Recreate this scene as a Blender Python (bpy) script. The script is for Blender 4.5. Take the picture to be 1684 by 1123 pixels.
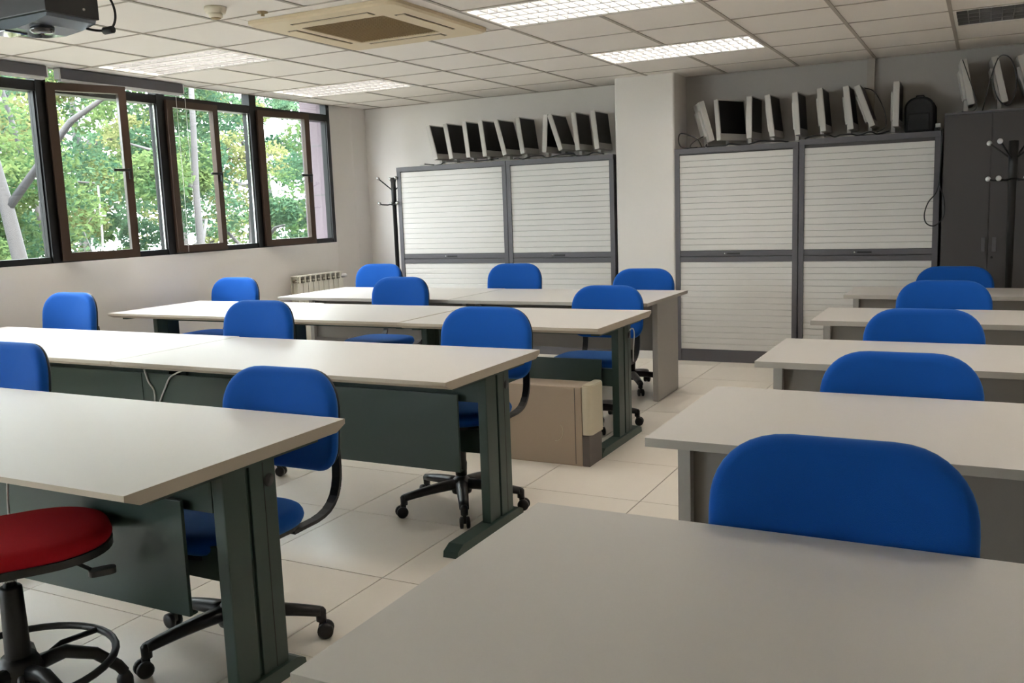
import bpy, bmesh, math, random
from mathutils import Vector, Matrix
PI = math.pi
for o in list(bpy.data.objects): bpy.data.objects.remove(o)
S = bpy.context.scene
C = bpy.context.collection

# ---------------------------------------------------------------- camera
def make_camera():
    yaw, pitch, roll = -0.479671449, 0.143150996, 0.0357241564
    f = Vector((math.sin(yaw)*math.cos(pitch), math.cos(yaw)*math.cos(pitch), -math.sin(pitch)))
    r = Vector((math.cos(yaw), -math.sin(yaw), 0)); d = f.cross(r)
    c, s = math.cos(roll), math.sin(roll)
    R, D = c*r + s*d, -s*r + c*d
    m = Matrix((( R.x, -D.x, -f.x, 0), (R.y, -D.y, -f.y, 0), (R.z, -D.z, -f.z, 1.39), (0, 0, 0, 1)))
    cam = bpy.data.cameras.new('camera'); cam.sensor_width = 36; cam.lens = 1505.96/1684*36
    cam.clip_start = .05; cam.clip_end = 300
    o = bpy.data.objects.new('camera', cam); C.objects.link(o); o.matrix_world = m
    S.camera = o
make_camera()

# ---------------------------------------------------------------- world, sun, exposure
w = bpy.data.worlds.new('sky'); S.world = w; w.use_nodes = True
wn = w.node_tree; bg = wn.nodes['Background']
bg.inputs['Color'].default_value = (.88, .94, 1.0, 1); bg.inputs['Strength'].default_value = 20.0
sun = bpy.data.lights.new('sun', 'SUN'); sun.energy = 26; sun.angle = .02; sun.color = (1, .93, .78)
so = bpy.data.objects.new('sun', sun); C.objects.link(so)
so.rotation_euler = Vector((-.62, .30, -.72)).to_track_quat('-Z', 'Y').to_euler()
S.view_settings.view_transform = 'Standard'; S.view_settings.look = 'None'
S.view_settings.exposure = 0.38; S.view_settings.gamma = 1.0; S.view_settings.use_curve_mapping = False

# ---------------------------------------------------------------- materials
def srgb(r, g, b):
    f = lambda v: (v/255/12.92) if v <= 10 else (((v/255)+.055)/1.055)**2.4
    return (f(r), f(g), f(b), 1)
def mat(name, col, rough=.5, metal=0, var=.0, vscale=8, bump=0, bscale=200, spec=.5, coat=0, coords='Object'):
    m = bpy.data.materials.new(name); m.use_nodes = True; nt = m.node_tree; b = nt.nodes['Principled BSDF']
    b.inputs['Base Color'].default_value = col; b.inputs['Roughness'].default_value = rough
    b.inputs['Metallic'].default_value = metal; b.inputs['Specular IOR Level'].default_value = spec
    b.inputs['Coat Weight'].default_value = coat
    tc = nt.nodes.new('ShaderNodeTexCoord')
    if var > 0:
        n = nt.nodes.new('ShaderNodeTexNoise'); n.inputs['Scale'].default_value = vscale; n.inputs['Detail'].default_value = 4
        mx = nt.nodes.new('ShaderNodeMix'); mx.data_type = 'RGBA'
        mx.inputs['A'].default_value = tuple(c*(1-var) for c in col[:3])+(1,)
        mx.inputs['B'].default_value = tuple(min(1, c*(1+var)) for c in col[:3])+(1,)
        nt.links.new(tc.outputs[coords], n.inputs['Vector']); nt.links.new(n.outputs['Fac'], mx.inputs['Factor'])
        nt.links.new(mx.outputs['Result'], b.inputs['Base Color'])
    if bump > 0:
        n2 = nt.nodes.new('ShaderNodeTexNoise'); n2.inputs['Scale'].default_value = bscale; n2.inputs['Detail'].default_value = 2
        bp = nt.nodes.new('ShaderNodeBump'); bp.inputs['Strength'].default_value = bump; bp.inputs['Distance'].default_value = .002
        nt.links.new(tc.outputs[coords], n2.inputs['Vector']); nt.links.new(n2.outputs['Fac'], bp.inputs['Height'])
        nt.links.new(bp.outputs['Normal'], b.inputs['Normal'])
    return m
M = {}
M['wall'] = mat('white_plaster', srgb(229, 224, 219), .8, var=.02, vscale=3, bump=.15, bscale=60)
M['wall_grey'] = mat('grey_wall', srgb(176, 171, 165), .75, var=.02, vscale=3)
M['tile'] = mat('ceiling_tile', srgb(240, 234, 228), .9, var=.02, vscale=5, bump=.2, bscale=300)
M['rail'] = mat('ceiling_grid', srgb(172, 163, 152), .6)
M['floor'] = mat('floor_tile', srgb(233, 224, 211), .32, var=.03, vscale=6, bump=.05, bscale=30, spec=.5)
M['joint'] = mat('floor_joint', srgb(120, 112, 102), .8)
M['desk'] = mat('white_laminate', srgb(208, 203, 197), .46, spec=.4, var=.01, vscale=20, bump=.03, bscale=400)
M['edge'] = mat('desk_edge', srgb(190, 178, 160), .5)
M['grey_desk'] = mat('grey_laminate', srgb(209, 204, 198), .42, var=.01, vscale=20)
M['grey_edge'] = mat('grey_desk_edge', srgb(176, 170, 161), .5)
M['slab'] = mat('grey_slab', srgb(168, 164, 158), .45, var=.03, vscale=30)
M['modesty'] = mat('grey_modesty', srgb(135, 130, 124), .5, var=.03, vscale=30)
M['green'] = mat('green_metal', srgb(50, 68, 61), .38, var=.04, vscale=12, bump=.05, bscale=500)
M['black'] = mat('black_plastic', srgb(26, 25, 26), .4)
M['blackmetal'] = mat('black_metal', srgb(20, 19, 20), .45)
M['blue'] = mat('blue_fabric', srgb(15, 80, 166), .85, var=.06, vscale=500, bump=.25, bscale=900, spec=.2)
_b = M['blue'].node_tree.nodes['Principled BSDF']; _b.inputs['Sheen Weight'].default_value = .5; _b.inputs['Sheen Roughness'].default_value = .4; _b.inputs['Sheen Tint'].default_value = (.25, .55, 1, 1)
M['red'] = mat('red_fabric', srgb(172, 22, 34), .85, var=.06, vscale=500, bump=.25, bscale=900, spec=.2)
M['chrome'] = mat('chrome', srgb(200, 200, 200), .15, metal=1)
M['frame'] = mat('cabinet_grey', srgb(92, 90, 94), .45, var=.02, vscale=10)
M['tall'] = mat('cabinet_dark', srgb(74, 71, 71), .45, var=.03, vscale=6)
M['slat'] = mat('shutter_slat', srgb(216, 213, 209), .45)
M['brown'] = mat('brown_aluminium', srgb(66, 50, 40), .35, metal=.3, var=.06, vscale=10)
M['dark'] = mat('dark_aluminium', srgb(19, 18, 20), .35, metal=.3)
M['silver'] = mat('monitor_silver', srgb(188, 184, 178), .45)
M['screen'] = mat('screen_black', srgb(9, 8, 9), .4, spec=.25)
M['louver'] = mat('louver_aluminium', srgb(152, 152, 152), .35, metal=.4)
M['tube_off'] = mat('lamp_glass', srgb(240, 240, 238), .3)
M['tube'] = mat('lit_tube', srgb(240, 240, 238), .3)
_b = M['tube'].node_tree.nodes['Principled BSDF']; _b.inputs['Emission Color'].default_value = (1, .95, .88, 1); _b.inputs['Emission Strength'].default_value = 18.0
M['lumwhite'] = mat('lamp_housing', srgb(232, 228, 222), .5)
M['ac'] = mat('yellowed_plastic', srgb(214, 196, 164), .5)
M['acgrille'] = mat('air_grille', srgb(158, 136, 100), .7)
M['acdark'] = mat('air_slot', srgb(70, 60, 48), .8)
M['cream'] = mat('cream_plastic', srgb(222, 212, 192), .5)
M['rad'] = mat('radiator_enamel', srgb(222, 217, 204), .4)
M['raddark'] = mat('radiator_slot', srgb(120, 110, 96), .7)
M['pc'] = mat('beige_steel', srgb(178, 160, 140), .5, var=.02, vscale=5)
M['pcfront'] = mat('cream_front', srgb(206, 196, 172), .45)
M['pcdark'] = mat('grey_front', srgb(96, 88, 84), .5)
M['cable'] = mat('black_cable', srgb(24, 22, 22), .5)
M['wcable'] = mat('white_cable', srgb(205, 205, 200), .5)
M['bag'] = mat('black_nylon', srgb(28, 28, 31), .8, bump=.4, bscale=200)
M['white'] = mat('white_plastic', srgb(225, 225, 225), .35)
M['projmetal'] = mat('projector_shell', srgb(150, 160, 172), .12, metal=.6)
M['bark'] = mat('bark', srgb(44, 43, 46), .9, var=.35, vscale=4, bump=.8, bscale=12)
M['pink'] = mat('pink_render', srgb(96, 84, 90), .8, var=.03, vscale=2)
M['grass'] = mat('paving', srgb(112, 108, 96), .9, var=.3, vscale=1.2)
M['facade'] = mat('facade', srgb(190, 180, 170), .9)
M['lens'] = mat('lens', srgb(14, 14, 26), .05, coat=1)
def leafmat(name, c1, c2):
    m = bpy.data.materials.new(name); m.use_nodes = True; nt = m.node_tree
    for n in list(nt.nodes): nt.nodes.remove(n)
    out = nt.nodes.new('ShaderNodeOutputMaterial'); d = nt.nodes.new('ShaderNodeBsdfDiffuse'); t = nt.nodes.new('ShaderNodeBsdfTranslucent')
    mx = nt.nodes.new('ShaderNodeMixShader'); mx.inputs[0].default_value = .45
    tc = nt.nodes.new('ShaderNodeTexCoord'); n = nt.nodes.new('ShaderNodeTexNoise'); n.inputs['Scale'].default_value = 1.6; n.inputs['Detail'].default_value = 5
    cr = nt.nodes.new('ShaderNodeValToRGB'); cr.color_ramp.elements[0].color = c1; cr.color_ramp.elements[1].color = c2
    cr.color_ramp.elements[0].color = tuple(v*.26 for v in c1[:3])+(1,); cr.color_ramp.elements[1].color = tuple(v*.26 for v in c2[:3])+(1,)
    cr.color_ramp.elements[0].position = .35; cr.color_ramp.elements[1].position = .65
    L = nt.links.new
    L(tc.outputs['Object'], n.inputs['Vector']); L(n.outputs['Fac'], cr.inputs['Fac'])
    L(cr.outputs['Color'], d.inputs['Color']); L(cr.outputs['Color'], t.inputs['Color'])
    L(d.outputs[0], mx.inputs[1]); L(t.outputs[0], mx.inputs[2]); L(mx.outputs[0], out.inputs['Surface'])
    return m
M['leaf1'] = leafmat('leaf_green', srgb(92, 132, 90), srgb(158, 182, 118))
M['leaf2'] = leafmat('leaf_deep_green', srgb(80, 122, 98), srgb(130, 166, 128))
M['leaf3'] = leafmat('leaf_yellow_green', srgb(138, 158, 100), srgb(200, 200, 140))
def glassmat():
    m = bpy.data.materials.new('window_glass'); m.use_nodes = True; nt = m.node_tree
    for n in list(nt.nodes): nt.nodes.remove(n)
    out = nt.nodes.new('ShaderNodeOutputMaterial'); t = nt.nodes.new('ShaderNodeBsdfTransparent'); t.inputs[0].default_value = (.95, .97, .96, 1)
    g = nt.nodes.new('ShaderNodeBsdfGlossy'); g.inputs['Roughness'].default_value = .02
    lw = nt.nodes.new('ShaderNodeLayerWeight'); lw.inputs['Blend'].default_value = .5
    pw = nt.nodes.new('ShaderNodeMath'); pw.operation = 'POWER'; pw.inputs[1].default_value = 4
    fr = nt.nodes.new('ShaderNodeMath'); fr.operation = 'MULTIPLY_ADD'; fr.inputs[1].default_value = .9; fr.inputs[2].default_value = .04
    nt.links.new(lw.outputs['Facing'], pw.inputs[0]); nt.links.new(pw.outputs[0], fr.inputs[0])
    mx = nt.nodes.new('ShaderNodeMixShader')
    nt.links.new(fr.outputs[0], mx.inputs[0]); nt.links.new(t.outputs[0], mx.inputs[1]); nt.links.new(g.outputs[0], mx.inputs[2]); nt.links.new(mx.outputs[0], out.inputs['Surface'])
    return m
M['glass'] = glassmat()

# ---------------------------------------------------------------- helpers
def B(): return bmesh.new()
def bx(bm, x0, x1, y0, y1, z0, z1, mi=0, bev=0, mtx=None):
    vs = [bm.verts.new(p) for p in ((x0,y0,z0),(x1,y0,z0),(x1,y1,z0),(x0,y1,z0),(x0,y0,z1),(x1,y0,z1),(x1,y1,z1),(x0,y1,z1))]
    fs = [bm.faces.new([vs[i] for i in q]) for q in ((3,2,1,0),(4,5,6,7),(0,1,5,4),(1,2,6,5),(2,3,7,6),(3,0,4,7))]
    for f in fs: f.material_index = mi
    if bev > 0:
        es = list({e for f in fs for e in f.edges})
        r = bmesh.ops.bevel(bm, geom=es, offset=bev, segments=2, affect='EDGES', profile=.7)
        for f in r['faces']: f.material_index = mi
        vs = list({v for f in bm.faces for v in f.verts}) if mtx and len(bm.verts) == 24 else vs
    if mtx:
        vv = [v for v in vs if v.is_valid]
        bmesh.ops.transform(bm, matrix=mtx, verts=vv)
    return fs
def prism(bm, pts, axis, a0, a1, mi=0):
    """extrude a closed 2D outline along axis ('x': pts are (y,z); 'y': (x,z); 'z': (x,y))"""
    def P(p, a): return {'x': (a, p[0], p[1]), 'y': (p[0], a, p[1]), 'z': (p[0], p[1], a)}[axis]
    A = [bm.verts.new(P(p, a0)) for p in pts]; Bv = [bm.verts.new(P(p, a1)) for p in pts]
    n = len(pts); fs = [bm.faces.new(A[::-1]), bm.faces.new(Bv)]
    for i in range(n): fs.append(bm.faces.new((A[i], A[(i+1) % n], Bv[(i+1) % n], Bv[i])))
    for f in fs: f.material_index = mi
    bmesh.ops.recalc_face_normals(bm, faces=fs)
    return fs
def tube(bm, pts, r, n=8, mi=0, closed=False, cap=True):
    pts = [Vector(p) for p in pts]; m = len(pts); rs = r if isinstance(r, (list, tuple)) else [r]*m
    rings = []; up = Vector((0, 0, 1)); prev = None
    for i, p in enumerate(pts):
        if closed: t = pts[(i+1) % m]-pts[i-1]
        else: t = pts[min(i+1, m-1)]-pts[max(i-1, 0)]
        if t.length < 1e-9: t = Vector((0, 0, 1))
        t.normalize()
        if prev is None:
            a = t.cross(up)
            if a.length < 1e-3: a = t.cross(Vector((1, 0, 0)))
        else: a = prev - t*prev.dot(t)
        a.normalize(); prev = a; b = t.cross(a)
        rings.append([bm.verts.new(p+(a*math.cos(2*PI*k/n)+b*math.sin(2*PI*k/n))*rs[i]) for k in range(n)])
    fs = []
    for i in range(m if closed else m-1):
        A, D = rings[i], rings[(i+1) % m]
        for k in range(n): fs.append(bm.faces.new((A[k], A[(k+1) % n], D[(k+1) % n], D[k])))
    if not closed and cap: fs += [bm.faces.new(rings[0][::-1]), bm.faces.new(rings[-1])]
    for f in fs: f.material_index = mi; f.smooth = True
    return fs
def lathe(bm, prof, cx=0, cy=0, n=20, mi=0, axis='z', c=None):
    """prof list of (r, h) along axis through c"""
    c = Vector(c) if c else Vector((cx, cy, 0)); rings = []
    for r, hh in prof:
        ring = []
        for k in range(n):
            a = 2*PI*k/n; u, v = max(r, 1e-4)*math.cos(a), max(r, 1e-4)*math.sin(a)
            ring.append(bm.verts.new(c+Vector({'z': (u, v, hh), 'x': (hh, u, v), 'y': (v, hh, u)}[axis])))
        rings.append(ring)
    fs = []
    for A, D in zip(rings, rings[1:]):
        for k in range(n): fs.append(bm.faces.new((A[k], A[(k+1) % n], D[(k+1) % n], D[k])))
    fs += [bm.faces.new(rings[0][::-1]), bm.faces.new(rings[-1])]
    for f in fs: f.material_index = mi; f.smooth = True
    return fs
def obj(name, bm, mats, parent=None, smooth=None, loc=None):
    me = bpy.data.meshes.new(name)
    bm.normal_update(); bm.to_mesh(me); bm.free()
    for m in (mats if isinstance(mats, (list, tuple)) else [mats]): me.materials.append(M[m] if isinstance(m, str) else m)
    if smooth is not None: me.shade_auto = None if False else 0
    o = bpy.data.objects.new(name, me); C.objects.link(o)
    if parent: o.parent = parent
    if loc: o.location = loc
    return o
_obj = obj
def obj(name, bm, mats, parent=None, loc=None):
    return _obj(name, bm, mats, parent, None, loc)
def inst(name, me, parent=None, loc=(0, 0, 0), rz=0):
    o = bpy.data.objects.new(name, me); C.objects.link(o); o.location = loc; o.rotation_euler = (0, 0, rz)
    if parent: o.parent = parent
    return o
def tag(o, label, cat, group=None):
    o['label'] = label; o['category'] = cat
    if group: o['group'] = group
    return o
def thing(name, label, cat, loc=(0, 0, 0), rz=0, group=None):
    o = bpy.data.objects.new(name, None); C.objects.link(o); o.empty_display_size = .1
    o.location = loc; o.rotation_euler = (0, 0, rz)
    return tag(o, label, cat, group)
def struct(name, bm, mats, parent=None):
    o = obj(name, bm, mats, parent)
    if not parent: o['kind'] = 'structure'
    return o
def dup(root, loc, rz, label, group=None):
    r = root.copy(); C.objects.link(r); r.location = loc; r.rotation_euler = (0, 0, rz); r['label'] = label
    if group: r['group'] = group
    for ch in list(root.children):
        c = ch.copy(); C.objects.link(c); c.parent = r
        for g in ch.children:
            d = g.copy(); C.objects.link(d); d.parent = c
    return r
def rrect(w, h, radii, n=8, p=2.0):
    """rounded rect outline centred at 0; radii (tr, tl, bl, br)"""
    out = []
    for (sx, sy, r, a0) in ((1, 1, radii[0], 0), (-1, 1, radii[1], 90), (-1, -1, radii[2], 180), (1, -1, radii[3], 270)):
        cx, cy = sx*(w/2-r), sy*(h/2-r)
        for k in range(n+1):
            a = math.radians(a0+90*k/n); ca, sa = math.cos(a), math.sin(a)
            out.append((cx+r*math.copysign(abs(ca)**(2/p), ca), cy+r*math.copysign(abs(sa)**(2/p), sa)))
    return out

# ================================================================ ROOM
XW, XR, YB, YN, ZC = -5.98, 4.2, 8.25, -4.6, 2.505
PX, PY = .612, .617
# floor: slab with recessed joints and single tiles
bm = B(); bx(bm, -6.3, XR+.2, YN-.2, YB+.3, -.2, -.004); floor = struct('floor', bm, 'joint')
bm = B(); bx(bm, -PX/2+.0016, PX/2-.0016, -PY/2+.0016, PY/2-.0016, -.01, 0)
tile_me = None
x0, y0 = -2.03-7*PX, 2.13-11*PY
def clipped_tile(name, xa, xb, ya, yb, za, zb, gx, gy, m, parent, cache={}):
    key = (name, round(xb-xa, 3), round(yb-ya, 3))
    if key not in cache:
        b = B(); w_, d_ = (xb-xa)/2-gx, (yb-ya)/2-gy
        bx(b, -w_, w_, -d_, d_, za, zb)
        me = bpy.data.meshes.new(name); b.to_mesh(me); b.free(); me.materials.append(M[m]); cache[key] = me
    return inst(name, cache[key], parent, ((xa+xb)/2, (ya+yb)/2, 0))
bm.free()
far = B()
for i in range(18):
    for j in range(22):
        xa, ya = x0+i*PX, y0+j*PY; xb, yb = xa+PX, ya+PY
        xa, xb, ya, yb = max(xa, XW), min(xb, XR), max(ya, YN), min(yb, YB)
        if xb-xa < .02 or yb-ya < .02: continue
        if yb < -1.5: bx(far, xa+.0025, xb-.0025, ya+.0025, yb-.0025, -.01, 0); continue
        clipped_tile('floor_tile', xa, xb, ya, yb, -.01, 0, .0025, .0025, 'floor', floor)
o = obj('floor_tiles_behind', far, 'floor', floor); o['kind'] = 'stuff'
# walls
bm = B(); bx(bm, -6.3, -2.6, YB, YB+.2, -.1, 2.9); bx(bm, -2.6, XR+.2, YB, YB+.2, -.1, 2.9, mi=1); struct('wall_back', bm, ['wall', 'wall_grey'])  # the right part has a greyer tone than the left
bm = B(); bx(bm, XR, XR+.2, YN, YB, -.1, 2.9); struct('wall_right', bm, 'wall')
bm = B(); bx(bm, -6.3, XR+.2, YN-.2, YN, -.1, 2.9); struct('wall_front', bm, 'wall')
ZS = 1.12
bm = B(); bx(bm, -6.15, XW, YN, 7.66, -.1, ZS)                       # below the windows
bx(bm, -6.15, XW-.02, YN, 7.66, 2.53, 2.9)                             # lintel above them
bx(bm, -6.15, XW, YN, -4.14, ZS, 2.53)
prism(bm, [(-6.08, 7.66), (-6.07, 7.66), (-5.985, 7.985), (-5.975, 8.01), (-5.975, YB), (-6.08, YB)], 'z', -.1, 2.9)
struct('wall_left', bm, 'wall')
# pillar standing out of the back wall
bm = B(); out = [(x-2.712, y+8.065) for x, y in rrect(.546, .37, (.004, .004, .018, .018), 4)]
prism(bm, out, 'z', 0, 2.56); struct('trim_1', bm, 'wall')
# joint post on the back wall
bm = B(); bx(bm, -.915, -.855, YB-.035, YB, 1.9, 2.53, bev=.003); struct('trim_2', bm, 'rail')
# roof slab
bm = B(); bx(bm, -6.45, XR+.3, YN-.3, YB+.3, 2.9, 3.1); ceiling = struct('ceiling', bm, 'wall')
# T grid
CX, CY, PC = -.245, 4.66, .61
lum = [(-2.685, 4.66), (-2.685, 6.49), (-5.735, 4.66), (-5.735, 6.49), (-.245, 6.49), (-.245, 4.66), (-5.735, 2.83), (-2.685, 2.83), (-.245, 2.83), (-5.735, 1.0), (-2.685, 1.0), (-.245, 1.0), (-2.685, -.83), (-.245, -.83), (2.195, 6.49), (2.195, 4.66), (2.195, 2.83)]  # far right column of lit fixtures added out of view to brighten that side
def covered(xc, yc):
    for lx, ly in lum:
        if lx < xc < lx+1.22 and ly < yc < ly+.61: return True
    return -3.905 < xc < -2.685 and 4.05 < yc < 5.27
xs = [CX+PC*k for k in range(-9, 8)]; ys = [CY+PC*k for k in range(-15, 6)]
for k, x in enumerate(xs):
    if not XW < x < XR: continue
    segs = []; y = YN
    cuts = sorted([(ly, ly+.61) for lx, ly in lum if abs(lx+.61-x) < .01] + ([(4.05, 5.27)] if abs(x+3.295) < .01 else []))
    for a, b_ in cuts+[(YB, YB)]: 
        if a > y: segs.append((y, a))
        y = b_
    for a, b_ in segs:
        bm = B(); bx(bm, x-.0115, x+.0115, a, b_, ZC-.004, ZC); bx(bm, x-.003, x+.003, a, b_, ZC, ZC+.03); obj('main_rail', bm, 'rail', ceiling)
for y in ys:
    if not YN < y < YB: continue
    cuts = [( -3.905, -2.685)] if abs(y-4.66) < .01 else []
    x = XW; segs = []
    for a, b_ in cuts+[(XR, XR)]:
        if a > x: segs.append((x, a))
        x = b_
    for a, b_ in segs:
        bm = B(); bx(bm, a, b_, y-.006, y+.006, ZC-.003, ZC+.001); obj('cross_rail', bm, 'rail', ceiling)
bm = B(); bx(bm, XW-.02, XR, YB-.02, YB, ZC-.005, ZC); bx(bm, XW-.02, XW, YN, YB, ZC-.005, ZC); obj('edge_rail', bm, 'rail', ceiling)
far = B()
for i in range(-10, 8):
    for j in range(-16, 6):
        xa, ya = CX+PC*i, CY+PC*j; xb, yb = xa+PC, ya+PC
        if covered((xa+xb)/2, (ya+yb)/2): continue
        xa, xb, ya, yb = max(xa, XW-.04), min(xb, XR), max(ya, YN), min(yb, YB)
        if xb-xa < .03 or yb-ya < .03: continue
        if yb < -1.5: bx(far, xa+.001, xb-.001, ya+.001, yb-.001, ZC+.001, ZC+.016); continue
        clipped_tile('ceiling_tile', xa, xb, ya, yb, ZC+.001, ZC+.016, .001, .001, 'tile', ceiling)

o = obj('ceiling_tiles_behind', far, 'tile', ceiling); o['kind'] = 'stuff'
# ================================================================ WINDOWS
XF = -6.05
ed = [7.62-1.065*k for k in range(12)]
def frame_bar(bm, x0, x1, y0, y1, z0, z1, mi=0): bx(bm, x0, x1, y0, y1, z0, z1, mi)
for k in range(11):
    yb, ya = ed[k], ed[k+1]            # bay from ya (left) to yb (right)
    if k == 0: yb = 7.66
    W = bpy.data.objects.new('window_%d' % (k+1), None); C.objects.link(W); W.location = (XF, (ya+yb)/2, ZS); W['kind'] = 'structure'
    oy, oz = -(ya+yb)/2, -ZS
    a, b_ = ya+oy, yb+oy; Z = lambda z: z+oz
    bm = B()
    frame_bar(bm, -.025, .065, a-.045, a+.04, Z(ZS), Z(2.53))      # mullion at the left end of the bay
    if k == 0: frame_bar(bm, -.015, .06, b_-.05, b_, Z(ZS), Z(2.53))
    frame_bar(bm, -.05, .055, a+.04, b_-.045, Z(ZS), Z(ZS+.045))
    frame_bar(bm, -.05, .06, a+.04, b_-.045, Z(2.335), Z(2.405))
    frame_bar(bm, -.05, .055, a+.04, b_-.045, Z(2.515), Z(2.53))
    mid = a+.04+.52
    if k > 2: frame_bar(bm, -.04, .03, mid-.02, mid+.03, Z(ZS+.045), Z(2.335))
    obj('frame', bm, 'dark', W)
    bm = B(); bx(bm, -.004, .002, mid+.03, b_-.045, Z(ZS+.045), Z(2.335)); obj('pane', bm, 'glass', W)
    bm = B(); bx(bm, -.004, .002, a+.04, b_-.045, Z(2.405), Z(2.515)); obj('transom_pane', bm, 'glass', W)
    # silver inner edge of the fixed light
    bm = B(); bx(bm, .03, .045, b_-.055, b_-.047, Z(ZS+.045), Z(2.335)); obj('glazing_bead', bm, 'chrome' if k in (1, 2) else 'dark', W)
    ang = {0: 11, 1: 0, 2: 20}.get(k, 0); sz0, sz1 = (ZS+.012, 2.37) if k != 2 else (ZS+.012, 2.40)
    sw = .595 if k == 0 else .56
    bm = B()
    bx(bm, 0, .05, 0, .062, sz0-ZS, sz1-ZS, bev=.003); bx(bm, 0, .05, sw-.058, sw, sz0-ZS, sz1-ZS, bev=.003)
    bx(bm, 0, .05, .06, sw-.055, sz0-ZS, sz0-ZS+.06); bx(bm, 0, .05, .06, sw-.055, sz1-ZS-.055, sz1-ZS)
    s_ = obj('sash', bm, 'brown', W, (.045, a+.032, 0)); s_.rotation_euler = (0, 0, -math.radians(ang))
    bm = B(); bx(bm, .02, .026, .06, sw-.055, sz0-ZS+.058, sz1-ZS-.053); obj('pane', bm, 'glass', s_)
    bm = B(); bx(bm, .05, .075, sw-.036, sw-.02, .60, .68, bev=.003); bx(bm, .066, .08, sw-.15, sw-.02, .655, .675, bev=.003); obj('handle', bm, 'black', s_)
# roller blind boxes above the first two bays
for n_, (ya, yb, lab) in enumerate([(3.30, 4.42, 'dark grey blind box above the leftmost window bay'), (4.53, 5.66, 'dark grey blind box above the open casement at left')]):
    t = thing('blind_box', lab, 'blind', (-5.93, (ya+yb)/2, 2.415))
    hw = (yb-ya)/2
    bm = B(); bx(bm, -.03, .03, -hw, hw, .012, .085, bev=.004); obj('cover', bm, 'frame', t)
    bm = B(); bx(bm, -.02, .02, -hw+.01, hw-.01, -.008, .012); obj('bottom_bar', bm, 'white', t)
    for a_ in (hw, -hw-.012):
        bm = B(); bx(bm, -.028, .028, a_, a_+.012, .008, .08); obj('end_cap', bm, 'white', t)
for y, ln in ((.505, 1.28), (.60, 1.20)):
    bm = B(); tube(bm, [(.005, y, -.005), (.005, y+.003, -.7), (.002, y, -ln)], .0025, 5); obj('blind_cord', bm, 'wcable', t)

# ================================================================ LUMINAIRES
lum_labels = {0: 'louvred ceiling light at the top centre, nearest of the visible ones', 1: 'louvred ceiling light in front of the white pillar',
    2: 'louvred ceiling light nearest to the left windows', 3: 'louvred ceiling light in the far left, before the back corner', 4: 'louvred ceiling light at the top right above the dark cupboard',
    5: 'louvred ceiling light just above the picture at right', 6: 'louvred ceiling light above the window row behind the projector', 7: 'louvred ceiling light just above the picture at centre',
    8: 'louvred ceiling light over the second right desk, above the picture', 9: 'louvred ceiling light over the nearest left desk, above the picture', 10: 'louvred ceiling light close over the camera', 11: 'louvred ceiling light over the foreground right desk, above the picture',
    12: 'louvred ceiling light behind the camera at left', 13: 'louvred ceiling light behind the camera at right', 14: 'added louvred ceiling light far right at the back wall, outside the picture', 15: 'added louvred ceiling light at mid room, unseen right of the picture', 16: 'added louvred ceiling light right of the second desk row, outside the picture'}
def make_lum():
    t = thing('ceiling_light', '', 'ceiling light', (0, 0, ZC))
    L, W_ = 1.216, .606
    bm = B()
    for a in ((0.003, L, 0.003, .028), (0.003, L, W_-.025, W_), (0.003, .028, .028, W_-.025), (L-.025, L, .028, W_-.025)): bx(bm, a[0], a[1], a[2], a[3], -.004, .004)
    bx(bm, .003, L, .003, .01, .004, .10); bx(bm, .003, L, W_-.008, W_, .004, .10); bx(bm, .003, .01, .01, W_-.008, .004, .10); bx(bm, L-.008, L, .01, W_-.008, .004, .10)
    bx(bm, .003, L, .003, W_, .10, .11)
    obj('housing', bm, 'lumwhite', t)
    n = 4; cw = (W_-.056)/n; me = None
    for i in range(n):
        yc = .03+cw*(i+.5)
        if i == 0:
            bm = B(); lathe(bm, [(.013, .04), (.013, L-.04)], n=10, axis='x', c=(0, 0, 0)); o = obj('lamp_tube', bm, 'tube', t, (0, yc, .072)); me = o.data
        else: inst('lamp_tube', me, t, (0, yc, .072))
    me = None
    for i in range(n+1):
        yc = .03+cw*i
        if me is None:
            bm = B(); prism(bm, [(-.008, .0), (.008, 0), (.0015, .045), (-.0015, .045)], 'x', .028, L-.025); o = obj('louver_rib', bm, 'louver', t, (0, yc, 0)); me = o.data
        else: inst('louver_rib', me, t, (0, yc, 0))
    me = None
    for i in range(1, 18):
        xc = .028+(L-.053)*i/18
        if me is None:
            bm = B(); prism(bm, [(-.003, .002), (.003, .002), (.001, .04), (-.001, .04)], 'y', .03, W_-.026); o = obj('louver_blade', bm, 'louver', t, (xc, 0, 0)); me = o.data
        else: inst('louver_blade', me, t, (xc, 0, 0))
    return t
L0 = make_lum()
OFF = next(c for c in L0.children if c.name.startswith('lamp_tube')).data.copy(); OFF.materials[0] = M['tube_off']
for k, (lx, ly) in enumerate(lum):
    if k >= 5: g = None
    if k == 0: L0.location = (lx, ly, ZC); L0['label'] = lum_labels[0]; L0['group'] = 'louvred ceiling lights'
    else:
        r = dup(L0, (lx, ly, ZC), 0, lum_labels[k], 'louvred ceiling lights')
        if k in (4, 9, 10, 11, 12, 13):                                                   # this one is switched off
            for ch in r.children:
                if ch.name.startswith('lamp_tube'):
                    ch.data = OFF

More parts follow.
